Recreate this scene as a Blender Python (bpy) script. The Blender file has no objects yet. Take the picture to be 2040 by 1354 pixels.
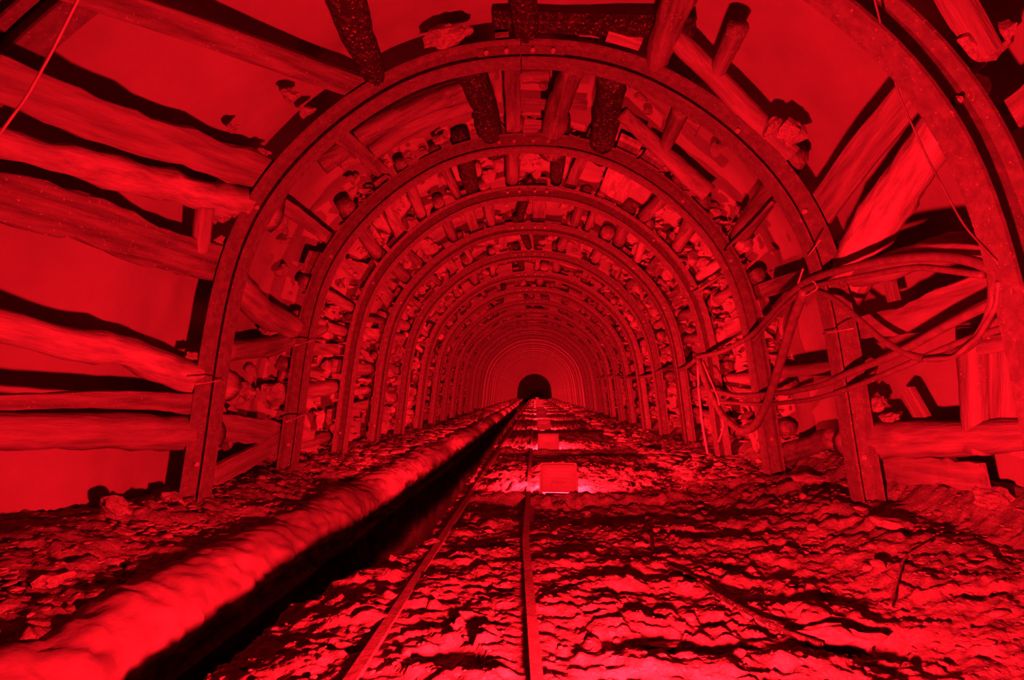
import bpy, math, random
import numpy as np
from mathutils import Vector, Euler, Matrix
rnd = random.Random(7)
S = bpy.context.scene
COL = S.collection
# ------------------------------------------------------------ camera
F = 1100.0; CX, CY = 1020.0, 677.0; VPX, VPY = 1066.0, 780.0
CAM = Vector((0, 0, 0.85))
cd = bpy.data.cameras.new('camera'); cam = bpy.data.objects.new('camera', cd); COL.objects.link(cam)
cd.sensor_width = 36; cd.lens = F/2040*36; cd.clip_start = 0.05; cd.clip_end = 300
pitch = math.atan((VPY-CY)/F); yaw = math.atan((VPX-CX)/F*math.cos(pitch))
cam.location = CAM; cam.rotation_euler = (math.pi/2+pitch, 0, yaw)
S.camera = cam
RM = Euler((math.pi/2+pitch, 0, yaw)).to_matrix()
# ------------------------------------------------------------ world, exposure
w = bpy.data.worlds.new('World'); S.world = w; w.use_nodes = True
w.node_tree.nodes['Background'].inputs[0].default_value = (0, 0, 0, 1)
w.node_tree.nodes['Background'].inputs[1].default_value = 0
S.view_settings.view_transform = 'Standard'; S.view_settings.look = 'None'
S.view_settings.exposure = 0.0; S.view_settings.gamma = 1; S.view_settings.use_curve_mapping = False
LAMP_COL = (1.0, 0.0060, 0.014)
LAMP_POWER = [660, 560, 480, 280, 300, 640]
LAMP_Y = [0.85, 4.62, 8.15, 12.4] + [16.6+4.2*i for i in range(11)]
# ------------------------------------------------------------ helpers
def ray(px, py):
    return RM @ Vector(((px-CX)/F, -(py-CY)/F, -1)).normalized()
def at_y(px, py, y):
    d = ray(px, py); return CAM + d*(y/d.y)
def at_z(px, py, z):
    d = ray(px, py); return CAM + d*((z-CAM.z)/d.z)

def vnoise(P, seed=0):
    P = np.asarray(P, dtype=np.float64); i = np.floor(P).astype(np.int64); f = P-i; u = f*f*(3-2*f)
    def h(a, b, c):
        n = (a*374761393 + b*668265263 + c*2147483647 + seed*974711) & 0xffffffff
        n = ((n ^ (n >> 13))*1274126177) & 0xffffffff
        n = ((n ^ (n >> 16))*2246822519) & 0xffffffff
        return ((n ^ (n >> 15)) & 0xffff)/65535.0*2-1
    r = 0
    for dx in (0, 1):
        for dy in (0, 1):
            for dz in (0, 1):
                wgt = (u[..., 0] if dx else 1-u[..., 0])*(u[..., 1] if dy else 1-u[..., 1])*(u[..., 2] if dz else 1-u[..., 2])
                r = r + wgt*h(i[..., 0]+dx, i[..., 1]+dy, i[..., 2]+dz)
    return r
def fbm(P, o=4, seed=0, g=0.5):
    P = np.asarray(P, dtype=np.float64); r = 0; a = 1
    for k in range(o):
        r = r + a*vnoise(P*(2**k)+k*17.3, seed+k); a *= g
    return r

def mkmesh(name, v, f, mat=None, smooth=True):
    me = bpy.data.meshes.new(name)
    me.from_pydata([tuple(p) for p in v], [], [tuple(q) for q in f])
    me.update()
    if smooth: me.polygons.foreach_set('use_smooth', [True]*len(me.polygons))
    if mat: me.materials.append(mat)
    return me
def link(name, me, parent=None, loc=None):
    o = bpy.data.objects.new(name, me); COL.objects.link(o)
    if parent: o.parent = parent
    if loc is not None: o.location = loc
    return o
def tag(o, label=None, cat=None, group=None, kind=None):
    if label: o['label'] = label
    if cat: o['category'] = cat
    if group: o['group'] = group
    if kind: o['kind'] = kind
    return o

def material(name, col, col2, scale=8, rough=0.85, spec=0.3, bump=0.4, bscale=30, metal=0.0, stretch=(1, 1, 1), thr=(0.35, 0.65), bdist=0.01):
    m = bpy.data.materials.new(name); m.use_nodes = True; nt = m.node_tree; N = nt.nodes; L = nt.links
    b = N['Principled BSDF']; b.inputs['Roughness'].default_value = rough
    b.inputs['Specular IOR Level'].default_value = spec*.6; b.inputs['Metallic'].default_value = metal
    tc = N.new('ShaderNodeTexCoord'); mp = N.new('ShaderNodeMapping'); mp.inputs['Scale'].default_value = stretch
    L.new(tc.outputs['Object'], mp.inputs[0])
    n = N.new('ShaderNodeTexNoise'); n.inputs['Scale'].default_value = scale; n.inputs['Detail'].default_value = 6; n.inputs['Roughness'].default_value = .6
    L.new(mp.outputs[0], n.inputs['Vector'])
    r = N.new('ShaderNodeValToRGB'); r.color_ramp.elements[0].position = thr[0]; r.color_ramp.elements[1].position = thr[1]
    r.color_ramp.elements[0].color = (*col, 1); r.color_ramp.elements[1].color = (*col2, 1)
    L.new(n.outputs['Fac'], r.inputs[0]); L.new(r.outputs[0], b.inputs['Base Color'])
    n2 = N.new('ShaderNodeTexNoise'); n2.inputs['Scale'].default_value = bscale; n2.inputs['Detail'].default_value = 5
    L.new(mp.outputs[0], n2.inputs['Vector'])
    bp = N.new('ShaderNodeBump'); bp.inputs['Strength'].default_value = bump; bp.inputs['Distance'].default_value = bdist
    L.new(n2.outputs['Fac'], bp.inputs['Height']); L.new(bp.outputs[0], b.inputs['Normal'])
    return m
def speckle(m, col, scale=70, lo=.66, hi=.72):
    nt = m.node_tree; N = nt.nodes; L = nt.links; b = N['Principled BSDF']
    src = b.inputs['Base Color'].links[0].from_socket
    tc = N.new('ShaderNodeTexCoord'); n = N.new('ShaderNodeTexNoise'); n.inputs['Scale'].default_value = scale; n.inputs['Detail'].default_value = 2
    L.new(tc.outputs['Object'], n.inputs['Vector'])
    mr = N.new('ShaderNodeMapRange'); mr.inputs['From Min'].default_value = lo; mr.inputs['From Max'].default_value = hi
    L.new(n.outputs['Fac'], mr.inputs['Value']); mx = N.new('ShaderNodeMix'); mx.data_type = 'RGBA'
    L.new(mr.outputs[0], mx.inputs[0]); L.new(src, mx.inputs[6]); mx.inputs[7].default_value = (*col, 1); L.new(mx.outputs[2], b.inputs['Base Color'])
def g(v, k=.95): return (v*.5, v*.5*k, v*.5*k*.95)
M = dict(
    rock=material('rock', g(.30), g(.46), 6, .8, .3, .6, 25),
    stone=material('loose_stone', g(.26), g(.52), 9, .7, .4, .5, 40),
    shell=material('smooth_wall_rock', g(.35), g(.46), 3, .9, .15, .25, 18, thr=(.25, .75)),
    mud=material('muddy_floor', g(.17), g(.34), 14, .6, .45, .7, 60),
    kerb=material('plastered_kerb', g(.24), g(.44), 3, .7, .3, .5, 22),
    steel=material('arch_steel', g(.17), g(.27), 22, .5, .4, .2, 60, thr=(.4, .7)),
    bolt=material('bolt_steel', g(.35), g(.6), 30, .4, .5, .2, 60),
    wood=material('pale_timber', g(.22), g(.42), 4, .85, .2, .6, 14, stretch=(6, .5, 6)),
    wood2=material('bright_timber', g(.30), g(.66), 4, .8, .25, .5, 14, stretch=(5, .6, 5)),
    dark=material('blackened_timber', g(.035), g(.16), 26, .7, .35, .7, 40, thr=(.5, .75)),
    mid=material('brown_timber', g(.13), g(.34), 4, .8, .25, .6, 14, stretch=(6, .5, 6)),
    rail=material('rail_steel', g(.2), g(.38), 20, .4, .5, .2, 50),
    cable=material('rubber_cable', g(.16), g(.26), 20, .45, .5, .1, 60),
    wire=material('tie_wire', g(.45), g(.6), 20, .4, .5, .1, 60),
    housing=material('lamp_housing', g(.15), g(.19), 10, .45, .5, .1, 60),
    wet=material('drain_water', g(.015), g(.03), 4, .12, .5, .15, 12),
)
speckle(M['steel'], g(.5)); speckle(M['dark'], g(.45), 55, .62, .70); speckle(M['mid'], g(.5), 60); speckle(M['mud'], g(.45), 90, .62, .7)
# glowing lamp glass
m = bpy.data.materials.new('lamp_glass'); m.use_nodes = True
e = m.node_tree.nodes.new('ShaderNodeEmission'); e.inputs[0].default_value = (*LAMP_COL, 1); e.inputs[1].default_value = 12
m.node_tree.links.new(e.outputs[0], m.node_tree.nodes['Material Output'].inputs[0]); M['glass'] = m

# ------------------------------------------------------------ tunnel profile (outer edge of the arches, read at the first full arch)
TX = -0.075
A1Y = 3.53
picks = [(0, 86), (120, 92), (245, 124), (376, 200), (442, 257), (516, 332), (566, 410), (598, 480), (617, 545), (645, 680), (659, 782), (684, 950), (694, 1012), (712, 1110)]
half = []
for dx, py in picks:
    p = at_y(1042+dx, py, A1Y); q = at_y(1042-dx, py, A1Y)
    half.append(((p.x-q.x)/2, p.z))
half[0] = (0, half[0][1])
def smooth_curve(pts, n):
    P = np.array(pts); d = np.r_[0, np.cumsum(np.hypot(*np.diff(P, axis=0).T))]
    t = np.linspace(0, d[-1], n); x = np.interp(t, d, P[:, 0]); z = np.interp(t, d, P[:, 1])
    for _ in range(14):
        xs = x.copy(); zs = z.copy()
        xs[1:-1] = (x[:-2]+2*x[1:-1]+x[2:])/4; zs[1:-1] = (z[:-2]+2*z[1:-1]+z[2:])/4
        zs[0] = (zs[0]+zs[1])/2; x, z = xs, zs
    return x, z
hx, hz = smooth_curve(half, 60)
PX = np.r_[-hx[::-1], hx[1:]]+TX; PZ = np.r_[hz[::-1], hz[1:]]      # left foot -> crown -> right foot
NPF = len(PX)
tx = np.gradient(PX); tz = np.gradient(PZ); ln = np.hypot(tx, tz); tx /= ln; tz /= ln
NX, NZ = -tz, tx                                                      # outward normal
PS = np.r_[0, np.cumsum(np.hypot(np.diff(PX), np.diff(PZ)))]; PLEN = PS[-1]
def prof(s, off=0.0):
    s = min(max(s, 0), PLEN)
    return (np.interp(s, PS, PX)+off*np.interp(s, PS, NX), np.interp(s, PS, PZ)+off*np.interp(s, PS, NZ),
            np.interp(s, PS, NX), np.interp(s, PS, NZ))
def hit(px, py, off=0.0):
    """where the sight line meets the tunnel lining 'off' metres outside the arches: point and inward normal"""
    d = ray(px, py); X = PX+off*NX; Z = PZ+off*NZ
    best = None
    for i in range(NPF-1):
        ax, az = X[i]-CAM.x, Z[i]-CAM.z; ex, ez = X[i+1]-X[i], Z[i+1]-Z[i]
        det = d.x*(-ez)+ex*d.z
        if abs(det) < 1e-9: continue
        t = (ax*(-ez)+ex*az)/det; u = (d.x*az-d.z*ax)/det
        if t > 0 and -0.001 <= u <= 1.001 and (best is None or t < best[0]): best = (t, i)
    if best is None: return at_z(px, py, 0.1), Vector((0, 0, 1))
    p = CAM+d*best[0]; i = best[1]
    return p, Vector((-NX[i], 0, -NZ[i]))

AY = [2.16, 3.53, 4.85, 6.13, 7.42, 8.8, 10.2] + [11.6+1.42*i for i in range(38)]
ORD = ['nearest', 'second', 'third', 'fourth', 'fifth', 'sixth', 'seventh', 'eighth', 'ninth', 'tenth', 'eleventh', 'twelfth', 'thirteenth', 'fourteenth', 'fifteenth', 'sixteenth']
def zsc(y): return 1 - 0.05*min(max((y-6)/8, 0), 1)                   # roof comes down a little further in
YEND = AY[-1]+14

# ------------------------------------------------------------ tunnel lining (rock behind the lagging)
def sst(a, b, x):
    t = np.clip((x-a)/(b-a), 0, 1); return t*t*(3-2*t)
def shell_part(name, s0, s1, ns):
    ys = np.r_[np.arange(-1.2, 7, .05), np.arange(7, 20, .12), np.arange(20, YEND, .5)]
    ss = np.linspace(s0, s1, ns); YY, SS = np.meshgrid(ys, ss, indexing='ij')
    ox = np.interp(SS, PS, PX); oz = np.interp(SS, PS, PZ); nx = np.interp(SS, PS, NX); nz = np.interp(SS, PS, NZ)
    P = np.stack([ox, YY, oz], -1)
    amp = np.where(YY < 3.5, .012, np.where(YY < 4.9, .035, .09))
    # bays that the photo shows filled with broken rock are rough
    rough = np.abs(fbm(P*3.0, 4, 5))
    off = .27 + .03*vnoise(P*1.2, 3) + amp*fbm(P*2.2, 4, 9) - np.where(YY > 4.9, .05*rough, 0)
    off = off - np.where(YY > 6, .04, 0) + .07*(1-sst(4.6, 5.2, YY)) + .27*(1-sst(2.3, 3.2, YY))*np.clip(-nx, 0, 1)
    off = np.maximum(off, .16)
    V = np.stack([ox+nx*off, YY, oz*np.vectorize(zsc)(YY)+nz*off], -1).reshape(-1, 3)
    a, b = len(ys), ns
    idx = np.arange(a*b).reshape(a, b)
    Fc = np.stack([idx[:-1, :-1], idx[1:, :-1], idx[1:, 1:], idx[:-1, 1:]], -1).reshape(-1, 4)
    me = mkmesh(name, V, Fc, M['shell'])
    return tag(link(name, me), kind='structure')
SL, SR = PLEN*.36, PLEN*.64
wall_left = shell_part('wall_left', 0, SL, 60)
ceiling = shell_part('ceiling', SL, SR, 60)
wall_right = shell_part('wall_right', SR, PLEN, 60)
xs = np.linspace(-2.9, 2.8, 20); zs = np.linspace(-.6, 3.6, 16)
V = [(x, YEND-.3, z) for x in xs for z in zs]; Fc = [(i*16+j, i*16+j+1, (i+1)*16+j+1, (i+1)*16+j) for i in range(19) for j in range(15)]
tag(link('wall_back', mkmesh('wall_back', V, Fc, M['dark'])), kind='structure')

# ------------------------------------------------------------ ground
def drift(y): return .022*np.clip(np.asarray(y, float)-2.2, 0, 9)
def ground(x, y, fine=True):
    x = np.asarray(x, float); y = np.asarray(y, float); dr = drift(y)
    xr = -1.02+.40*sst(2.1, 3.3, y)                                   # right lip of the drain
    z = np.zeros(np.broadcast(x, y).shape)
    z = z - .42*sst(0, .10, xr-x)*(1-sst(-1.52+dr, -1.46+dr, x)*0)
    z = z - .07*sst(.0, .45, -.6-x)
    left = sst(0, .10, (-1.54+dr)-x)
    z = z*(1-left) + left*(.04+.14*sst(-1.7+dr, -2.35, x))
    z = z + .17*sst(1.25, 2.05, x)+.22*sst(2.05, 2.4, x)
    # hollows shaped to cast a dark shaded band just short of every lamp
    for ly in LAMP_Y[1:]:
        z = z - .05*sst(.0, .12, ly-.12-y)*sst(0, .5, y-(ly-1.0))*sst(-.7, -.4, x)*(1-sst(1.3, 1.9, x))
    P = np.stack([x*1.0, y*1.0, 0*x], -1)
    z = z + .03*vnoise(P*1.1, 21)*sst(.1, .5, np.abs(x+.28)) 
    if fine:
        bank = left+sst(1.2, 1.9, x)
        rail_w = (1-.6*np.exp(-((x+.54)/.05)**2))*(1-.6*np.exp(-((x+.04)/.05)**2))
        calm_k = 1-.35*(1-sst(2.6, 3.4, y))-.25*sst(.9, 1.5, x)
        n1 = fbm(P*np.array([7.5, 10.0, 1]), 4, 31, .55)
        n2 = np.abs(vnoise(P*np.array([10., 15., 1]), 77))
        calm = .25+.75*sst(-.2, .35, vnoise(P*1.3+5, 91)+.1)
        calm = calm*calm_k
        for ly in LAMP_Y[1:]: calm = calm*(1-.7*sst(-.1, .1, y-ly)*(1-sst(.9, 1.3, y-ly))*sst(.0, .1, x))
        z = z + (.016*n1+.030*(n2-.3))*calm*rail_w*(1+.6*bank) + .012*fbm(P*np.array([22., 34., 1.]), 3, 101)*rail_w
        z = z - .07*np.exp(-((x-1.16)/.16)**2-((y-2.02)/.09)**2)
        # flaky plates: step-like quantised layer
        q = fbm(P*np.array([4.4, 7.0, 1]), 3, 55)
        z = z + .020*sst(.0, .06, q)*rail_w*calm + .016*sst(.38, .43, q)*rail_w - .035*sst(.55, .62, fbm(P*np.array([4.2, 8., 1])+9, 3, 155))*rail_w
        z = z + .004*vnoise(P*55, 13)
    return z
ys = [.25]
while ys[-1] < YEND-.4: ys.append(ys[-1]+max(.0085, min(.0055*ys[-1], .6)) if ys[-1] < 9 else ys[-1]+.02*ys[-1]**1.0*.8)
ys = np.array(ys)
xs = np.r_[np.linspace(-2.75, -1.4, 90, endpoint=False), np.linspace(-1.4, 1.6, 230, endpoint=False), np.linspace(1.6, 2.75, 80)]
YY, XX = np.meshgrid(ys, xs, indexing='ij')
ZZ = ground(XX, YY)
idx = np.arange(YY.size).reshape(YY.shape)
Fc = np.stack([idx[:-1, :-1], idx[:-1, 1:], idx[1:, 1:], idx[1:, :-1]], -1).reshape(-1, 4)
floor = tag(link('floor', mkmesh('floor', np.stack([XX, YY, ZZ], -1).reshape(-1, 3), Fc, M['mud'])), kind='structure')
def gz(x, y): return float(ground(np.array([x]), np.array([y]), True)[0])

# water lying in the drain
V = []; Fc = []
wy = np.linspace(.3, 40, 60)
for k, y in enumerate(wy):
    dr = float(drift(y)); xr = -1.02+.40*float(sst(2.1, 3.3, np.array(y)))
    V += [(-1.56+dr, y, -.385), (xr-.06, y, -.385)]
    if k: Fc.append((2*k-2, 2*k-1, 2*k+1, 2*k))
tag(link('drain_water', mkmesh('drain_water', V, Fc, M['wet'])), 'black water lying along the bottom of the drain left of the rails', 'water', kind='stuff')

# kerb on the left of the drain
sec = [(-1.72, -.02), (-1.70, .035), (-1.64, .062), (-1.57, .06), (-1.50, .035), (-1.44, -.01), (-1.405, -.06), (-1.395, -.11), (-1.42, -.15), (-1.50, -.20), (-1.60, -.40)]
sx, sz = smooth_curve(sec, 44)
kys = np.r_[np.arange(.3, 8, .03), np.arange(8, 40, .15)]
V = []
for y in kys:
    dr = float(drift(y))
    for a, b in zip(sx, sz): V.append((a+dr, y, b))
V = np.array(V); cxk = np.array([-1.6, 0, -.12]); R = V-cxk; R[:, 1] = 0; R[:, 0] -= drift(V[:, 1]); R /= np.maximum(np.linalg.norm(R, axis=1), 1e-3)[:, None]
d = .034*vnoise(V*np.array([2.5, 3.2, 2.5]), 2)+.030*np.abs(vnoise(V*np.array([5., 5.5, 5.])+2*fbm(V*2, 2, 61)[:, None], 4))+.020*np.abs(vnoise(V*np.array([12., 13., 12.])+2*fbm(V*3, 2, 62)[:, None], 14))+.010*fbm(V*22, 3, 6)
low = np.clip((-.05-V[:, 2])/.06, 0, 1)
d += .018*low*fbm(V*20, 3, 8)
V = V+R*d[:, None]
a, b = len(kys), len(sx); idx = np.arange(a*b).reshape(a, b)
Fc = np.stack([idx[:-1, :-1], idx[:-1, 1:], idx[1:, 1:], idx[1:, :-1]], -1).reshape(-1, 4)
tag(link('drain_kerb', mkmesh('drain_kerb', V, Fc, M['kerb'])), 'long rounded mud plastered kerb along the left side of the black drain', 'kerb')

# ------------------------------------------------------------ sweeps
def sweep(path, normals, w, t, kind='round', sides=12, rough=.0, seed=0, end_jag=0):
    """path points, inward normals, half width and half thickness (lists or numbers)"""
    n = len(path)
    if not hasattr(w, '__len__'): w = [w]*n
    if not hasattr(t, '__len__'): t = [t]*n
    if kind == 'round': S2 = [(math.cos(2*math.pi*k/sides), math.sin(2*math.pi*k/sides)) for k in range(sides)]
    else: S2 = [(1, .75), (.93, 1), (.3, 1.03), (-.35, .97), (-.93, 1), (-1, .75), (-1, -.8), (-.9, -1), (.9, -1), (1, -.8)]
    m_ = len(S2); V = []
    for i in range(n):
        tg = (path[min(i+1, n-1)]-path[max(i-1, 0)]).normalized()
        nn = normals[i]-tg*normals[i].dot(tg)
        if nn.length < 1e-4: nn = Vector((0, 0, 1))-tg*tg.z
        nn.normalize(); bb = tg.cross(nn)
        for c, s_ in S2: V.append(path[i]+bb*(c*w[i])+nn*(s_*t[i]))
    V = np.array([tuple(v) for v in V])
    if rough:
        C = np.repeat(np.array([tuple(p) for p in path]), m_, axis=0); D = V-C
        k = 1+rough*(fbm(V*7+seed, 3, seed % 50)+.5*vnoise(V*26, 3))
        V = C+D*k[:, None]
    Fc = []
    for i in range(n-1):
        for k in range(m_):
            k2 = (k+1) % m_; Fc.append((i*m_+k, i*m_+k2, (i+1)*m_+k2, (i+1)*m_+k))
    Fc.append(tuple(range(m_-1, -1, -1))); Fc.append(tuple((n-1)*m_+k for k in range(m_)))
    return V, Fc
def resample(pts, n):
    P = [np.array(tuple(p)) for p in pts]; d = [0]
    for a_, b_ in zip(P, P[1:]): d.append(d[-1]+np.linalg.norm(b_-a_))
    A = np.array(P); t = np.linspace(0, d[-1], n)
    R = np.stack([np.interp(t, d, A[:, k]) for k in range(A.shape[1])], -1)
    if len(pts) > 2:
        for _ in range(max(1, n//10)):
            R[1:-1] = (R[:-2]+2*R[1:-1]+R[2:])/4
    return R
def centred(name, V, Fc, mat, flat=False, axis=None):
    V = np.asarray(V); c = V.mean(0)
    if axis is not None:                                              # local Y runs along the piece, so the grain does too
        y_ = Vector(axis).normalized(); x_ = y_.cross(Vector((0, 0, 1))); x_ = (x_ if x_.length > .05 else Vector((1, 0, 0))).normalized(); z_ = x_.cross(y_)
        Rm = np.array([tuple(x_), tuple(y_), tuple(z_)])
        o = link(name, mkmesh(name, (V-c)@Rm.T, Fc, mat, not flat), None, Vector(c)); o.rotation_euler = Matrix(Rm.T.tolist()).to_euler(); return o
    o = link(name, mkmesh(name, V-c, Fc, mat, not flat), None, Vector(c)); return o

LAG = []
def lag_px(px, thick, kind, mat, label, off=.07, n=22, rough=.10, name=None, cat=None, tk=.022, group=None):
    """timber laid behind the arches, along a line seen at these pixels"""
    pts = []; nrm = []
    for q in px:
        o_ = q[2] if len(q) > 2 else off
        p, nn = hit(q[0], q[1], o_); pts.append(tuple(p)+tuple(nn))
    R = resample(pts, n)
    path = [Vector(r[:3]) for r in R]; nr = [Vector(r[3:]) for r in R]
    th = thick if hasattr(thick, '__len__') else (thick, thick)
    hw = [ (th[0]+(th[1]-th[0])*i/(n-1))/2*max(path[i].y, .8)/F for i in range(n)]
    if kind == 'log': V, Fc = sweep(path, nr, hw, hw, 'round', 14, rough, rnd.randint(0, 999))
    else: V, Fc = sweep(path, nr, hw, tk, 'rect', 10, rough*.35, rnd.randint(0, 999))
    nm = name or ('timber_log' if kind == 'log' else 'timber_plank')
    o = centred(nm, V, Fc, M[mat], flat=(kind != 'log'), axis=path[-1]-path[0])
    tag(o, label, cat or ('log' if kind == 'log' else 'plank'), group)
    LAG.append(o); return o
N1, N2 = 'between the nearest and second steel arches', 'between the second and third steel arches'
# left wall, nearest bay
lag_px([(110, -34), (420, 68), (700, 168), (760, 190)], (60, 52), 'plank', 'mid', 'long straight grained plank high on the left, topmost of the left wall timbers', off=.05)
lag_px([(-120, 110), (40, 170), (200, 240), (350, 288), (500, 335), (560, 350)], (100, 66), 'plank', 'wood', 'wide split slab on the upper left wall just under the long black shadow', off=.06, rough=.5)
lag_px([(-120, 262), (0, 282), (150, 325), (300, 360), (480, 402), (540, 420)], (66, 72), 'log', 'wood2', 'rough bright log on the left wall with broken bark, just under the wide slab', off=.09, rough=.38)
lag_px([(-120, 375), (30, 395), (200, 440), (300, 490), (430, 522), (490, 535)], (115, 62), 'plank', 'mid', 'dark broad board on the left wall sagging towards the arch', off=.05, rough=.5)
lag_px([(-120, 625), (0, 645), (110, 680), (240, 695), (330, 735), (400, 760), (450, 768)], (72, 62), 'log', 'wood2', 'crooked log at mid height of the left wall, bending down to the arch', off=.08, rough=.14)
lag_px([(-100, 803), (40, 800), (150, 795), (280, 797), (420, 806)], (30, 42), 'plank', 'mid', 'narrow board lying level on the left wall, above the lowest log', off=.03, rough=.4)
lag_px([(-100, 858), (60, 856), (200, 858), (300, 860), (420, 862)], (80, 70), 'log', 'wood', 'thick level log lowest on the left wall, above the smooth panel', off=.09, rough=.12)
lag_px([(408, 410), (398, 500)], (40, 34), 'log', 'wood', 'short upright prop beside the left leg of the second arch', off=.05, rough=.1)
# crown, nearest bay
lag_px([(655, -80), (700, 30), (745, 150), (760, 180)], (100, 42), 'log', 'dark', 'black charred log hanging left of the crown of the second arch', off=.05, rough=.12)
lag_px([(1035, -80), (1043, 0), (1048, 90), (1050, 110)], (66, 46), 'log', 'dark', 'black log running over the middle of the crown of the second arch', off=.06, rough=.10)
lag_px([(1375, -90), (1350, 0), (1318, 90), (1300, 140)], (84, 42), 'log', 'mid', 'knotty log right of the crown, crossing the dark beam', off=.05, rough=.14)
lag_px([(985, 42, .16), (1180, 48, .15), (1382, 56, .14)], (40, 36), 'plank', 'dark', 'dark level beam above the crown of the second arch', off=.16, tk=.04)
lag_px([(1340, 72), (1420, 148), (1500, 232), (1575, 312)], (38, 46), 'log', 'wood', 'speckled pole lying along the right shoulder of the second arch', off=.06, rough=.10)
lag_px([(1470, 55), (1428, 145)], (46, 36), 'log', 'mid', 'short stub of log pointing up from the speckled pole', off=.08, rough=.06)
lag_px([(1000, 70), (1004, 100)], (30, 26), 'plank', 'mid', 'short upright block left of the crown plate of the second arch', off=.05)
lag_px([(1150, 78, .1), (1190, 88, .1)], (28, 28), 'plank', 'wood2', 'small pale wedge on top of the second arch under the beam', off=.1)
lag_px([(1210, 70, .1), (1275, 92, .1)], (36, 46), 'plank', 'wood2', 'pale split wedge between beam and knotty log', off=.1, rough=.4)
# right wall, nearest bay
lag_px([(1890, 95), (1838, 160), (1728, 290), (1650, 398), (1600, 465)], (72, 62), 'plank', 'wood', 'straight wide plank leaning on the upper right wall', off=.05, tk=.02)
lag_px([(1925, 170), (1872, 260), (1805, 350), (1750, 440), (1705, 520), (1670, 580)], (84, 88), 'log', 'wood2', 'thick bright log leaning on the right wall below the wide plank', off=.09, rough=.14)
lag_px([(2060, 470), (1960, 485), (1860, 500), (1760, 535), (1690, 550)], (64, 50), 'log', 'wood', 'log lying nearly level on the right wall beneath the bright leaning log', off=.08, rough=.10)
lag_px([(2100, 545), (1985, 575), (1900, 600), (1800, 640), (1700, 655)], (84, 40), 'plank', 'wood', 'split half log at mid height of the right wall behind the cable loops', off=.06, rough=.4)
lag_px([(2140, 660), (1950, 690)], (34, 34), 'plank', 'mid', 'narrow board at the right edge beneath the cable loops', off=.05)
lag_px([(1750, 430), (1762, 520), (1782, 600)], (30, 22), 'plank', 'mid', 'thin upright stick standing behind the level log on the right', off=.12)
lag_px([(1942, 650), (1945, 780), (1950, 900)], (58, 50), 'log', 'mid', 'upright post on the lower right wall behind the cables', off=.07, rough=.05)
lag_px([(2010, 620), (2008, 760), (2010, 900)], (80, 80), 'plank', 'wood', 'upright board at the right edge beside the post', off=.10, rough=.1)
lag_px([(2140, 855), (2000, 868), (1880, 875), (1790, 872), (1700, 880)], (60, 76), 'log', 'wood', 'thick bottom log lying along the lower right wall', off=.08, rough=.10)
lag_px([(1808, 780), (1850, 850)], (36, 30), 'plank', 'wood', 'short broken board leaning on the bottom right log', off=.14)
lag_px([(1715, 930), (1850, 935), (1960, 950)], (58, 52), 'plank', 'wood', 'broken board under the bottom log at the right', off=.12, rough=.6)
lag_px([(2090, 165), (2010, 235), (1960, 262)], (60, 62), 'plank', 'wood', 'plank end outside the nearest arch at the right edge', off=.06, rough=.2)
lag_px([(1880, -40), (1930, 45), (1965, 110)], (58, 58), 'plank', 'wood', 'pale plank end outside the nearest arch at the top right', off=.05)
# second bay
B2 = [
 ([(930, 120), (965, 210), (985, 300)], (64, 46), 'log', 'dark', 'thick black log left of the crown '+N2, .05),
 ([(1018, 120), (1022, 200), (1024, 300)], (34, 28), 'plank', 'mid', 'narrow upright plank at the crown '+N2, .05),
 ([(1145, 130), (1110, 210), (1100, 300)], (50, 52), 'log', 'mid', 'wired log right of the middle of the crown '+N2, .06),
 ([(1222, 140), (1210, 220), (1196, 310)], (66, 48), 'log', 'dark', 'thick black log right of the crown '+N2, .05),
 ([(1240, 225), (1290, 275), (1350, 330), (1412, 385)], (30, 36), 'log', 'wood', 'pale pole slanting down to the right '+N2, .05),
 ([(1360, 215), (1325, 290)], (40, 30), 'log', 'mid', 'short dark prop above the pale slanting pole', .09),
 ([(640, 330), (740, 258), (850, 205), (940, 178)], (36, 42), 'log', 'mid', 'upper of two curved poles in the left shoulder '+N2, .10),
 ([(735, 310), (800, 260), (880, 225), (960, 200)], (32, 36), 'log', 'wood', 'lower of two curved poles in the left shoulder '+N2, .08),
 ([(1095, 150, .14), (1040, 152, .14)], (28, 28), 'log', 'mid', 'round pole end peeping under the crown plate', .14),
 ([(1035, 205, .12), (1170, 212, .12)], (28, 30), 'plank', 'mid', 'short level board across the crown '+N2, .12),
 ([(1042, 248, .12), (1080, 248, .12)], (26, 26), 'plank', 'wood2', 'small square pale block at the crown '+N2, .12),
 ([(680, 270), (760, 340)], (36, 30), 'plank', 'mid', 'short board crossing the left shoulder '+N2, .04),
 ([(560, 405), (690, 500)], (30, 22), 'plank', 'wood', 'thin plank sloping down the upper left wall '+N2, .06),
 ([(455, 550), (520, 620), (600, 660)], (60, 52), 'log', 'wood', 'crooked branch on the left wall '+N2, .07),
 ([(440, 700), (540, 690), (640, 650)], (44, 34), 'log', 'mid', 'thin log rising rightwards low on the left wall '+N2, .07),
 ([(430, 850), (520, 860), (620, 880)], (54, 44), 'plank', 'wood', 'board on the lower left wall '+N2, .06),
 ([(425, 950), (520, 900), (600, 850)], (46, 36), 'plank', 'wood', 'board leaning at the foot of the left wall '+N2, .05),
 ([(1290, 170), (1340, 230), (1390, 260)], (46, 44), 'plank', 'wood', 'split board in the right shoulder '+N2, .14),
 ([(1560, 905), (1660, 870)], (40, 36), 'log', 'mid', 'log end low on the right wall '+N2, .08),
]
for px, th, k, mt, lb, of in B2:
    lag_px(px, th, k, mt, lb, off=of, rough=.14 if k == 'log' else .3)

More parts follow.
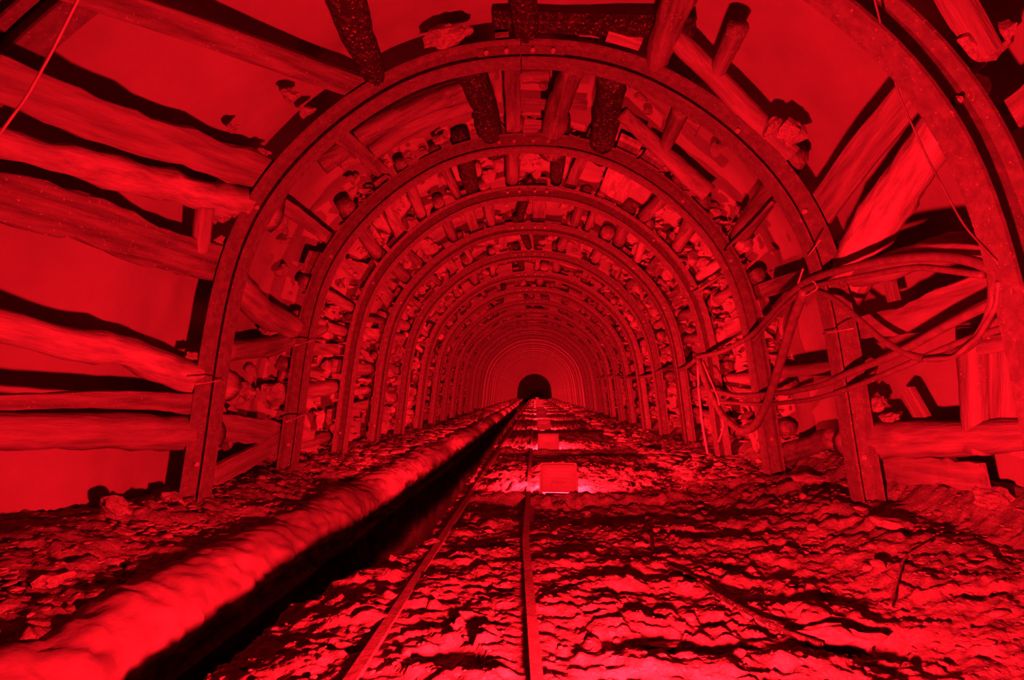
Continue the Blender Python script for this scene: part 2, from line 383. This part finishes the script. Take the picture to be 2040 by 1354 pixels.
# ------------------------------------------------------------ steel arches
# I-section: u along the tunnel, v outwards; v=0 outer face
Hb, Wb, tf, tw = .138, .064, .014, .012
SEC = [(-Wb, 0), (Wb, 0), (Wb, -tf), (tw, -tf-.008), (tw, -Hb+tf+.008), (Wb, -Hb+tf), (Wb, -Hb), (-Wb, -Hb), (-Wb, -Hb+tf), (-tw, -Hb+tf+.008), (-tw, -tf-.008), (-Wb, -tf)]
def rib(s0, s1, n=44):
    V = []; Fc = []; m_ = len(SEC)
    for i in range(n):
        x, z, nx, nz = prof(s0+(s1-s0)*i/(n-1))
        for u, v in SEC: V.append((x+nx*v, u, z+nz*v))
    for i in range(n-1):
        for k in range(m_):
            k2 = (k+1) % m_; Fc.append((i*m_+k, (i+1)*m_+k, (i+1)*m_+k2, i*m_+k2))
    Fc.append(tuple(range(m_))); Fc.append(tuple((n-1)*m_+k for k in range(m_-1, -1, -1)))
    return mkmesh('arch_rib', V, Fc, M['steel'], False)
mid = PLEN/2
rib_l, rib_r = rib(0, mid-.004), rib(mid+.004, PLEN)
def plate(s0, s1, v0, v1, u0, u1, n=8, mat='steel', nm='splice_plate'):
    V = []; Fc = []
    for i in range(n):
        x, z, nx, nz = prof(s0+(s1-s0)*i/(n-1))
        for u, v in ((u0, v0), (u1, v0), (u1, v1), (u0, v1)): V.append((x+nx*v, u, z+nz*v))
    for i in range(n-1):
        for k in range(4): Fc.append((i*4+k, (i+1)*4+k, (i+1)*4+(k+1) % 4, i*4+(k+1) % 4))
    Fc.append((0, 1, 2, 3)); Fc.append(((n-1)*4+3, (n-1)*4+2, (n-1)*4+1, (n-1)*4))
    return mkmesh(nm, V, Fc, M[mat], False)
splice = plate(mid-.30, mid+.30, -.024, -Hb+.03, -tw-.016, -tw-.001)
def bolt_mesh():
    V = []; Fc = []; m_ = 6
    for (yy, r) in ((0, .017), (-.012, .017), (-.0121, .009), (-.022, .009)):
        for k in range(m_): V.append((r*math.cos(k*math.pi/3), yy, r*math.sin(k*math.pi/3)))
    for i in range(3):
        for k in range(m_): Fc.append((i*m_+k, (i+1)*m_+k, (i+1)*m_+(k+1) % m_, i*m_+(k+1) % m_))
    Fc.append(tuple(3*m_+k for k in range(m_-1, -1, -1)))
    return mkmesh('bolt', V, Fc, M['bolt'], False)
BOLT = bolt_mesh()
arches = []
for i, y in enumerate(AY):
    root = bpy.data.objects.new('steel_arch', None); COL.objects.link(root); root.location = (0, y, 0)
    root.scale = (1-.0008*i if i < 12 else .99, 1, zsc(y)); root.rotation_euler = (rnd.uniform(-.006, .006), rnd.uniform(-.004, .004), rnd.uniform(-.008, .008))
    if i == 0: lb = 'nearest steel arch rib, cut off by the left, top and right edges of the picture'
    elif i == 1: lb = 'second steel arch rib, the first seen whole, with bolted crown plate'
    elif i < 14: lb = ORD[i]+' steel arch rib counted from the camera, standing inside the one before it'
    else: lb = 'small distant steel arch rib in the rings around the dark tunnel end'
    tag(root, lb, 'arch', 'steel arch ribs along the tunnel')
    link('arch_rib', rib_l, root); link('arch_rib', rib_r, root)
    if i < 14:
        link('splice_plate', splice, root)
        for s in (-.24, -.10, .08, .22):
            x, z, nx, nz = prof(mid+s, -.062); link('bolt', BOLT, root, (x, -tw-.016, z))
    if i < 6:
        for s in (.55, 2.3, PLEN-.6, PLEN-2.2, PLEN-2.9):
            x, z, nx, nz = prof(s, -.06); b_ = link('bolt', BOLT, root, (x, -tw, z))
    if i == 0: root.location.x = -.33; root.scale[0] = 1.15
    arches.append(root)

# ------------------------------------------------------------ stones
def ico(sub):
    import bmesh
    bm = bmesh.new(); bmesh.ops.create_icosphere(bm, subdivisions=sub, radius=1)
    V = np.array([tuple(v.co) for v in bm.verts]); Fc = [tuple(v.index for v in f.verts) for f in bm.faces]; bm.free(); return V, Fc
I1, I2, I3 = ico(1), ico(2), ico(3)
def stone_mesh(seed, base=I2, flat=.6, mat='stone'):
    V, Fc = base; r = random.Random(seed); V = V.copy()
    for _ in range(9):                                                # cut flat faces
        n = np.array([r.gauss(0, 1), r.gauss(0, 1), r.gauss(0, 1)]); n /= np.linalg.norm(n); c = r.uniform(.55, .8)
        d = V@n; V = V-np.maximum(d-c, 0)[:, None]*n
    V = V*(1+.08*vnoise(V*2.5+seed, seed)[:, None]); V[:, 2] *= flat
    return mkmesh('stone', V, Fc, M[mat], False)
ST = [stone_mesh(i, I2, .45+.05*(i % 6)) for i in range(14)]
STR = [stone_mesh(40+i, I2, .8, 'rock') for i in range(8)]
def craggy(seed):
    me = stone_mesh(seed, I3, .8, 'stone'); V = np.array([tuple(v.co) for v in me.vertices])
    k = 1+.22*vnoise(V*2.3+seed, seed)-.25*np.abs(vnoise(V*3.1-seed, seed+3))+.07*fbm(V*6, 3, seed)
    me.vertices.foreach_set('co', (V*k[:, None]).ravel()); me.update(); return me
STB = [craggy(70+i) for i in range(5)]
def put_stone(name, me, p, size, parent=None, rot=None, tilt=3.1):
    o = link(name, me, parent, p); s = size if hasattr(size, '__len__') else (size*rnd.uniform(.8, 1.25), size*rnd.uniform(.8, 1.25), size*rnd.uniform(.7, 1.1))
    o.scale = s; o.rotation_euler = rot or (rnd.uniform(-tilt, tilt), rnd.uniform(-tilt, tilt), rnd.uniform(0, 6.28)); return o
# singled-out stones on the floor
FS = [((1672, 1292), (.17, .07, .085), 'large pale flat slab of rock lying bottom right on the mud'),
      ((1371, 1172), (.045, .035, .035), 'round pale stone right of the rails, beside the dark cable'),
      ((1357, 1032), (.05, .04, .035), 'small rounded stone on the dark ground behind the lamp\'s right side'),
      ((1790, 1055), (.13, .09, .06), 'broad flat rock on the right bank near the bottom right of the wall'),
      ((1330, 1287), (.07, .05, .012), 'flat oval stone sunk in the mud at the bottom middle'),
      ((1280, 1090), (.04, .03, .03), 'little stone sitting right of the track with a black shadow'),
      ((865, 1085), (.07, .045, .03), 'flat stone between the rails, left of the right rail'),
      ((975, 1062), (.035, .025, .02), 'small oval pebble between the rails nearer the lamp'),
      ((1002, 1205), (.05, .06, .02), 'pale flat stone against the right rail between the rails'),
      ((1195, 1175), (.05, .04, .03), 'lumpy stone right of the right rail in front of the dark hollow'),
      ((970, 1000-15), (.05, .04, .03), 'bright stone beside the rail just left of the nearest visible lamp'),
      ((100, 1165), (.08, .07, .06), 'dark shadowed boulder on the rubble bank at the far left'),
      ((230, 1020), (.09, .07, .07), 'square block topping the rubble against the left wall'),
      ((345, 1000), (.07, .06, .05), 'angular block by the foot of the second arch on the left'),
      ((715, 1095), (.07, .05, .03), 'lone pale stone on the drain side of the left rail'),
      ((775, 1015), (.10, .06, .04), 'low wet stone in the drain before the kerb bend'),
      ((1615, 957), (.13, .09, .05), 'jagged rock heap between the second and third arch feet on the right'),
      ((1640, 905), (.15, .08, .06), 'dark lying rock behind the right foot of the third arch'),
      ((1985, 1005), (.12, .1, .1), 'upright rock at the right edge of the bank'),
      ((1290, 965), (.04, .03, .02), 'small stone in the glow right of the nearest visible lamp')]
for (px, py), sz, lb in FS:
    d = ray(px, py); t = 1.2
    while t < 20 and (CAM+d*t).z > gz((CAM+d*t).x, (CAM+d*t).y) and abs((CAM+d*t).x) < 2.3: t += .02
    p = CAM+d*t; p.z = gz(p.x, p.y)+sz[2]*.25
    o = put_stone('rock', STB[rnd.randrange(5)], p, sz, rot=(rnd.uniform(-.2, .2), rnd.uniform(-.2, .2), rnd.uniform(-.5, .5)))
    tag(o, lb, 'rock', 'loose rocks on the tunnel floor')
# rocks wedged behind the arches
WS = [((893, 68), (.18, .09, .10), .08, 'pale jagged boulder caught above the second arch left of the crown'),
      ((1545, 250), (.09, .08, .09), .05, 'upper pale rock of the pair on the right shoulder of the second arch'),
      ((1580, 262), (.10, .09, .11), .06, 'lower pale rock of the pair on the right shoulder of the second arch'),
      ((580, 190), (.07, .06, .07), .14, 'small rock under the top left plank beside the second arch'),
      ((612, 222), (.07, .05, .04), .10, 'pale flake outside the left shoulder of the second arch'),
      ((465, 255), (.05, .04, .04), .16, 'little rock stuck in the black gap on the left wall'),
      ((525, 305), (.05, .06, .04), .08, 'grey chip beside the arch at the end of the wide slab'),
      ((440, 420), (.10, .08, .09), .10, 'bright crumbly rock outside the left arch leg'),
      ((430, 490), (.10, .07, .07), .10, 'rock below the short prop at the left arch leg'),
      ((382, 708), (.04, .04, .05), .06, 'small round stone on the crooked left log'),
      ((690, 310), (.15, .11, .12), .10, 'bright craggy rock in the left shoulder between the second and third arches'),
      ((755, 330), (.11, .09, .10), .08, 'dull rock right of the craggy one in the left shoulder'),
      ((876, 276), (.06, .05, .06), .06, 'round ball of rock sitting on top of the third arch'),
      ((500, 600), (.14, .11, .16), .12, 'large lumpy rock on the left wall inside the second arch'),
      ((540, 650), (.10, .1, .1), .10, 'smaller lumpy rock at the third arch\'s left side'),
      ((540, 780), (.13, .09, .13), .08, 'dark rounded rock by the left leg of the third arch'),
      ((490, 780), (.09, .08, .10), .12, 'pale square rock low on the left wall inside the second arch'),
      ((1660, 490), (.07, .06, .08), .07, 'stone by the foot of the bright leaning log'),
      ((1745, 800), (.09, .07, .07), .08, 'pale stone outside the right leg of the second arch'),
      ((1780, 830), (.07, .06, .06), .08, 'dark stone beside the pale one on the right'),
      ((1965, 75), (.10, .09, .11), .10, 'dark stone outside the nearest arch, top right corner'),
      ((1935, 120), (.08, .07, .07), .08, 'pale stone under the dark one in the top right corner'),
      ((1400, 370), (.05, .04, .05), .05, 'stone at the lower end of the pale slanting pole'),
      ((1430, 640), (.06, .06, .05), .06, 'small dark stone on the right wall beside the third arch')]
for (px, py), sz, of, lb in WS:
    p, nn = hit(px, py, of); o = put_stone('wall_rock', STB[rnd.randrange(5)], p, sz, rot=(rnd.uniform(-.3, .3), rnd.uniform(-.8, -.2), rnd.uniform(-.4, .4)))
    tag(o, lb, 'rock', 'rocks wedged behind the steel arches')
# small individual stones bedded in the floor
k = 0
while k < 290:
    x = rnd.uniform(-2.2, 2.2); y = rnd.uniform(1.5, 6.5) if k < 230 else rnd.uniform(6.5, 12)
    if -1.75 < x-float(drift(y)) < -1.36 or abs(x+.54) < .06 or abs(x+.04) < .06 or -.1 < x-.19 < .1 and y > 4.3: continue
    s = rnd.uniform(.012, .032)*(1+.5*(abs(x) > 1.5))
    put_stone('stone', ST[rnd.randrange(14)], (x, y, gz(x, y)+s*.1), s, floor, tilt=.3); k += 1
# gravel and crumbs too small to pick apart
def scatter(name, parent, n, fn, mat, base=I1):
    V0, F0 = base; F0 = np.array(F0); Vs = []; Fs = []; o_ = 0
    rg = np.random.RandomState(5)
    var = [stone_mesh(200+i, base, .6) for i in range(5)]
    vv = [np.array([tuple(v.co) for v in me.vertices]) for me in var]
    for me in var: bpy.data.meshes.remove(me)
    for i in range(n):
        r = fn(rg)
        if r is None: continue
        p, s, flat = r; a_ = rg.uniform(0, 6.28); c, sn = math.cos(a_), math.sin(a_)
        v = vv[i % 5]*np.array([s*rg.uniform(.7, 1.5), s*rg.uniform(.7, 1.2), s*flat])
        v = np.stack([v[:, 0]*c-v[:, 1]*sn, v[:, 0]*sn+v[:, 1]*c, v[:, 2]], -1)+np.array(p)
        Vs.append(v); Fs.append(F0+o_); o_ += len(v)
    me = mkmesh(name, np.concatenate(Vs), np.concatenate(Fs).tolist(), M[mat], False)
    return tag(link(name, me, parent), kind='stuff')
gp = []
rg0 = np.random.RandomState(3)
NG = 9000
gx = rg0.uniform(-2.4, 2.4, NG); gy = 1.35*np.exp(rg0.uniform(0, 1, NG)**.9*2.0)
gzz = ground(gx, gy)
git = iter(range(NG))
def gfn(rg):
    i = next(git); x, y = gx[i], gy[i]
    if -1.75 < x-float(drift(y)) < -1.36 or abs(x+.54) < .045 or abs(x+.04) < .045: return None
    if -.6 < x < .0 or x < -1.7 or x > 1.2 or vnoise(np.array([[x*1.5, y*1.5, 0]]), 8)[0] > -.1 or y > 2.6: return ((x, y, gzz[i]), rg.uniform(.004, .015)*(1.5 if x < -1.7 else 1), .6)
    return None
scatter('gravel', floor, NG, gfn, 'stone')

# ------------------------------------------------------------ rails
def rail(xf, label):
    sec = [(-.045, 0), (-.045, .008), (-.008, .018), (-.008, .05), (-.019, .056), (-.019, .078), (.019, .078), (.019, .056), (.008, .05), (.008, .018), (.045, .008), (.045, 0)]
    V = []; Fc = []; yy = np.r_[np.linspace(.3, 6, 40), np.linspace(6.3, 60, 60)]; m_ = len(sec)
    for y in yy:
        for a_, b_ in sec: V.append((xf(y)+a_, y, -.052+b_+.004*math.sin(y*2.1)))
    for i in range(len(yy)-1):
        for k in range(m_): Fc.append((i*m_+k, i*m_+(k+1) % m_, (i+1)*m_+(k+1) % m_, (i+1)*m_+k))
    Fc.append(tuple(range(m_-1, -1, -1)))
    tag(link('rail', mkmesh('rail', V, Fc, M['rail'], False)), label, 'rail', 'narrow gauge rails')
rail(lambda y: -.545+.004*y, 'left steel rail of the narrow track, next to the drain')
rail(lambda y: .03-.085*min(1, max(0, (y-1)/2.2))-.0005*y, 'right steel rail of the narrow track, running beside the floodlights')

# ------------------------------------------------------------ floodlights
def box(x0, x1, y0, y1, z0, z1):
    V = [(x, y, z) for x in (x0, x1) for y in (y0, y1) for z in (z0, z1)]
    return V, [(0, 1, 3, 2), (4, 6, 7, 5), (0, 4, 5, 1), (2, 3, 7, 6), (0, 2, 6, 4), (1, 5, 7, 3)]
def bmesh_box(name, b, mat, bev=.006):
    import bmesh
    me = mkmesh(name, *box(*b), M[mat], False)
    bm = bmesh.new(); bm.from_mesh(me); bmesh.ops.bevel(bm, geom=bm.edges[:], offset=bev, segments=2, affect='EDGES'); bmesh.ops.recalc_face_normals(bm, faces=bm.faces); bm.to_mesh(me); bm.free(); return me
hw = .15
parts = [('housing', bmesh_box('housing', (-hw+.012, hw-.012, -.03, .02, .03, .245), 'housing', .01)),
         ('frame', bmesh_box('frame', (-hw, hw, .012, .03, .018, .258), 'housing', .006)),
         ('driver_box', bmesh_box('driver_box', (-.06, .06, -.048, -.028, .05, .11), 'housing', .006))]
fins = [bmesh_box('cooling_fin', (-.095, .095, -.036, -.028, z, z+.006), 'wire', .001) for z in (.205, .178, .156)]
stand = [bmesh_box('stand_foot', (-.11, .11, -.03, .05, 0, .008), 'housing', .002), bmesh_box('stand_arm', (-hw-.008, -hw, -.008, .012, .0, .14), 'housing', .001), bmesh_box('stand_arm', (hw, hw+.008, -.008, .012, .0, .14), 'housing', .001)]
glass = bmesh_box('lamp_glass', (-hw+.018, hw-.018, .029, .033, .035, .24), 'glass', .001)
for i, y in enumerate(LAMP_Y):
    x = .19
    root = bpy.data.objects.new('floodlight', None); COL.objects.link(root)
    root.location = (x, y, gz(x, y)+.0 if i < 5 else .02); root.rotation_euler = (0, 0, rnd.uniform(-.04, .04))
    if i == 0: root.location.z += .09
    lb = ['floodlight standing on the floor under the camera, facing down the tunnel', 'square floodlight on the floor seen from behind, nearest one in view', 'second floodlight from the camera on the floor, seen from behind', 'third floodlight from the camera beside the right rail', 'fourth small floodlight from the camera beside the right rail']
    tag(root, lb[i] if i < 5 else 'tiny distant floodlight in the row beside the right rail', 'lamp', 'floodlights in a row beside the rail')
    for nm, me in parts: link(nm, me, root)
    if i < 5:
        for me in fins: link('cooling_fin', me, root)
    for me, nm in zip(stand, ('stand_foot', 'stand_arm', 'stand_arm')): link(nm, me, root)
    link('lamp_glass', glass, root)
    L_ = bpy.data.lights.new('lamp_light', 'AREA'); L_.shape = 'RECTANGLE'; L_.size = .12; L_.size_y = .08
    L_.color = LAMP_COL; L_.energy = LAMP_POWER[min(i, 5)]
    lo = bpy.data.objects.new('lamp_light', L_); COL.objects.link(lo); lo.parent = root
    lo.location = (0, .04, .14); lo.rotation_euler = (math.radians(90+(5 if i == 0 else 12)), 0, 0)

bk = tag(link('added_lamp_riser', bmesh_box('added_lamp_riser', (-.14, .14, -.1, .1, -.02, .09), 'wood', .006), None, Vector((.19, LAMP_Y[0], gz(.19, LAMP_Y[0])))), 'added unseen wooden riser under the floodlight below the camera', 'block')  # unseen block, added to lift the lamp so its light reaches the kerb
# ------------------------------------------------------------ laggings of the deeper bays
PREF = {2: 24, 3: 24, 4: 22, 5: 20, 6: 20, 7: 18, 8: 18, 9: 16, 10: 16, 11: 14, 12: 12}
def where(s):
    q = s/PLEN
    return 'left wall' if q < .3 else 'left shoulder' if q < .43 else 'crown' if q < .57 else 'right shoulder' if q < .7 else 'right wall'
def lag_ss(s0, s1, y0, y1, r, kind, off, bow, n=7, sides=9):
    path = []; nr = []
    for i in range(n):
        t = i/(n-1); x, z, nx, nz = prof(s0+(s1-s0)*t, off+r-bow*math.sin(math.pi*t)*.0+bow*math.sin(math.pi*t))
        y = y0+(y1-y0)*t
        path.append(Vector((x, y, z*zsc(y)))); nr.append(Vector((-nx, 0, -nz)))
    if kind == 'log': return sweep(path, nr, r, r, 'round', sides, .16, rnd.randint(0, 999))
    return sweep(path, nr, r*1.25, .018, 'rect', 10, .08, rnd.randint(0, 999))
rest = {'wood': ([], [], [0]), 'mid': ([], [], [0])}
count = len(LAG)
for b in range(1, len(AY)-1):
    ya, yb = AY[b], AY[b+1]; nn = PREF.get(b, 12 if b > 1 else 0)
    if b == 1:
        slots = [PLEN*.73, PLEN*.80, PLEN*.88]
    else: slots = [PLEN*(.05+.9*(i+rnd.uniform(.2, .8))/nn) for i in range(nn)]
    cnt = {}
    for s in slots:
        kind = rnd.choice(['log', 'log', 'plank']); r = rnd.uniform(.045, .09)
        wr = where(s); mt = rnd.choice(['wood', 'mid', 'mid', 'wood2' if rnd.random() < .35 else 'wood'])
        if wr == 'crown' and rnd.random() < .45: mt = 'dark'
        V, Fc = lag_ss(s+rnd.uniform(-.12, .12), s+rnd.uniform(-.12, .12), ya-rnd.uniform(-.02, .12), yb+rnd.uniform(-.02, .15), r, kind, rnd.uniform(.0, .03), rnd.uniform(-.01, .03), 7 if b < 8 else 3, 9 if b < 8 else 6)
        if b <= 12 and count < 298:
            o = centred('timber_log' if kind == 'log' else 'timber_plank', V, Fc, M[mt], kind != 'log', (0, 1, 0)); count += 1
            cnt[(wr, kind)] = cnt.get((wr, kind), 0)+1; j = cnt[(wr, kind)]
            tone = {'wood': 'grey', 'wood2': 'pale', 'mid': 'brown', 'dark': 'blackened'}[mt]
            seq = ('first', 'second', 'third', 'fourth', 'fifth', 'sixth', 'seventh', 'eighth', 'ninth', 'tenth')[min(j-1, 9)]
            noun = 'log' if kind == 'log' else 'plank'
            arch = ORD[b+1] if b+1 < len(ORD) else 'distant'
            tag(o, f'{tone} {noun}, {seq} {noun} clockwise on the {wr} just before the {arch} steel arch', noun, f'lagging timbers before the {arch} steel arch')
        else:
            vv, ff, o_ = rest['mid' if mt in ('mid', 'dark') else 'wood']; vv.append(V); ff.extend([tuple(q+o_[0] for q in f) for f in Fc]); o_[0] += len(V)
for k_, lb in (('wood', 'pale lagging timbers behind the far rings near the tunnel end'), ('mid', 'brown lagging timbers behind the far rings near the tunnel end')):
    vv, ff, o_ = rest[k_]
    tag(link('distant_lagging', mkmesh('distant_lagging', np.concatenate(vv), ff, M[k_], False)), lb, 'timber', kind='stuff')

# rock infill behind the lagging of the deeper bays
def infill(parent, s0, s1, y0, y1, n, smin, smax, offs, meshes):
    for _ in range(n):
        s = rnd.uniform(s0, s1)*PLEN; y = rnd.uniform(y0, y1)
        x, z, nx, nz = prof(s, rnd.uniform(*offs)); put_stone('stone', meshes[rnd.randrange(len(meshes))], (x, y, z*zsc(y)), rnd.uniform(smin, smax), parent)
infill(wall_left, .03, .35, 5.0, 10.5, 150, .06, .14, (.08, .2), STR+ST)
infill(wall_left, .05, .35, 3.7, 4.8, 35, .04, .10, (.14, .22), STR+ST)
infill(ceiling, .37, .63, 5.0, 10.5, 80, .06, .12, (.10, .2), STR+ST)
infill(ceiling, .37, .63, 3.7, 4.8, 26, .04, .08, (.16, .24), STR+ST)
infill(wall_right, .65, .95, 5.0, 10.5, 200, .06, .14, (.08, .2), STR+ST)
infill(wall_right, .66, .9, 3.7, 4.8, 8, .03, .07, (.14, .22), STR+ST)
def wfn(lo, hi):
    def f(rg):
        s = rg.uniform(lo, hi)*PLEN; y = 5+rg.uniform(0, 1)**1.6*30
        x, z, nx, nz = prof(s, rg.uniform(.06, .22)); return ((x, y, z*zsc(y)), rg.uniform(.025, .07)*(1+y*.03), rg.uniform(.6, 1.1))
    return f
scatter('rubble', wall_left, 1500, wfn(.03, .36), 'stone'); scatter('rubble', ceiling, 350, wfn(.36, .64), 'rock'); scatter('rubble', wall_right, 1500, wfn(.64, .95), 'stone')
# rubble banks at the feet of the far arches
def bfn(rg):
    y = 5.0+rg.uniform(0, 1)**1.5*30; sd = rg.choice([-1, 1]); x = sd*rg.uniform(1.35, 2.15); 
    if sd < 0: x = -rg.uniform(1.75, 2.2)+float(drift(y))
    return ((x, y, .05+.1*abs(x)-.1), rg.uniform(.03, .09)*(1+y*.02), .6)
scatter('rubble', floor, 1500, bfn, 'stone')
# loose rubble on the left bank, near
def lfn(rg):
    y = 1.5+rg.uniform(0, 1)*3.8; x = -rg.uniform(1.72, 2.35); z = .04+.14*float(sst(-1.7, -2.35, np.array(x)))
    return ((x+float(drift(y)), y, z), rg.uniform(.01, .04), .6)
scatter('rubble', floor, 700, lfn, 'rock')
def rfn(rg):
    y = 1.8+rg.uniform(0, 1)*4; x = rg.uniform(1.3, 2.35); z = gz_fast(x, y)
    return ((x, y, z), rg.uniform(.008, .028), .6)
def gz_fast(x, y): return float(ground(np.array([x]), np.array([y]), False)[0])
scatter('rubble', floor, 700, rfn, 'rock')

# ------------------------------------------------------------ cables, wires, tie rods
def cable(pts, r_px, mat, name, label, cat, off=-.17, n=48, group=None, sides=8, ground_z=None, parent=None):
    P = []
    for q in pts:
        if ground_z is not None: p = at_z(q[0], q[1], ground_z); p = Vector((p.x, p.y, gz(p.x, p.y)+.022))
        else: p, _ = hit(q[0], q[1], q[2] if len(q) > 2 else off)
        P.append(tuple(p))
    R = resample(P, n); path = [Vector(r) for r in R]
    rr = [r_px/2*max(p.y, .6)/F for p in path]; m_ = sum(rr)/len(rr); rr = [m_]*n
    V, Fc = sweep(path, [Vector((.1, .2, 1))]*n, rr, rr, 'round', sides)
    o = centred(name, V, Fc, M[mat]); tag(o, label, cat, group); return o
G = 'power cables slung along the right wall'
cable([(1385, 712), (1440, 700), (1500, 668), (1550, 610), (1600, 560), (1680, 535), (1800, 512), (1930, 508), (1985, 530), (2060, 590)], 12, 'cable', 'cable', 'upper power cable tied to the right leg of the second arch', 'cable', group=G)
cable([(1500, 680), (1550, 622), (1602, 575), (1660, 560), (1740, 545), (1830, 530), (1960, 548)], 10, 'cable', 'cable', 'second power cable running just under the upper one', 'cable', group=G)
cable([(1603, 578), (1578, 640), (1552, 730), (1530, 800), (1505, 850), (1480, 862), (1440, 830), (1405, 760), (1390, 712)], 15, 'cable', 'cable', 'thick cable hanging in a loop left of the right arch leg', 'cable', group=G)
cable([(1605, 572), (1660, 592), (1710, 635), (1760, 680), (1820, 712), (1880, 715), (1935, 690), (1970, 640), (1983, 580), (1975, 540)], 14, 'cable', 'cable', 'thick cable loop sagging right of the right arch leg', 'cable', group=G, off=-.16)
cable([(1840, 716), (1900, 712), (1950, 670), (1985, 610), (1990, 560)], 10, 'cable', 'cable', 'inner strand of the sagging cable loop on the right', 'cable', group=G, off=-.19)
cable([(1395, 770), (1470, 790), (1560, 782), (1640, 768), (1700, 738), (1790, 705), (1880, 650), (1960, 610), (2060, 570)], 11, 'cable', 'cable', 'lower cable crossing behind the sagging loop', 'cable', group=G, off=-.15)
cable([(1420, 800), (1520, 806), (1620, 796), (1700, 772), (1830, 716), (1960, 662), (2080, 632)], 9, 'cable', 'cable', 'lowest thin cable crossing both right arch legs', 'cable', group=G, off=-.15)
cable([(1390, 712), (1360, 742), (1330, 730), (1300, 748), (1260, 752), (1225, 748), (1190, 752)], 5, 'cable', 'cable', 'thin distant cable sagging between the deeper arches on the right', 'cable', group=G, off=-.1)
cable([(1390, 715), (1392, 780), (1400, 850), (1410, 905)], 5, 'wire', 'hanging_wire', 'pale wire hanging straight down from the cable bundle', 'wire', off=-.16)
cable([(1400, 720), (1430, 790), (1442, 850), (1432, 880)], 4, 'wire', 'hanging_wire', 'pale wire hanging right of the straight one, curling at its end', 'wire', off=-.16)
cable([(1600, 535), (1588, 570), (1605, 590), (1632, 572), (1612, 552)], 4, 'wire', 'tie_wire', 'loop of pale wire tying the cables to the second arch', 'wire', off=-.18, n=24)
cable([(175, -40), (105, 100), (55, 190), (-40, 320)], 6, 'wire', 'slack_wire', 'thin pale wire slanting across the top left corner', 'wire', off=-.25)
cable([(1735, -30), (1790, 190), (1850, 320), (1920, 450), (1985, 520)], 4, 'cable', 'slack_wire', 'thin wire hanging down in front of the planks on the right', 'wire', off=-.2)
cable([(1445, 497), (1490, 455), (1540, 402)], 7, 'mid', 'tie_rod', 'thin tie rod between second and third arches on the right', 'rod', off=-.06, n=8)
cable([(1370, 590), (1440, 548)], 6, 'mid', 'tie_rod', 'thin tie rod between third and fourth arches on the right', 'rod', off=-.06, n=8)
for k_, (a_, b_, lb) in enumerate([((390, 765), (445, 757), 'wire tie around the left leg of the second arch'), ((588, 688), (630, 676), 'wire tie around the left leg of the third arch'), ((570, 840), (612, 823), 'lower wire tie on the left leg of the third arch'), ((1640, 664), (1700, 654), 'wire tie around the right leg of the second arch'), ((1608, 512), (1634, 478), 'short stiff wire end sticking out above the cable tie')]):
    cable([a_, b_], 3, 'wire', 'wire_tie', lb, 'wire', off=-.19, n=6)
cable([(1297, 1065), (1303, 1095), (1330, 1128), (1385, 1145), (1430, 1185), (1500, 1225), (1560, 1255), (1640, 1275)], 9, 'dark', 'ground_cable', 'dark cable snaking over the mud right of the rails', 'cable', ground_z=0.0, n=60)
cable([(1860, 1105), (1800, 1120), (1770, 1165)], 5, 'mid', 'ground_wire', 'short bent wire lying on the right bank', 'wire', ground_z=0.1, n=20)
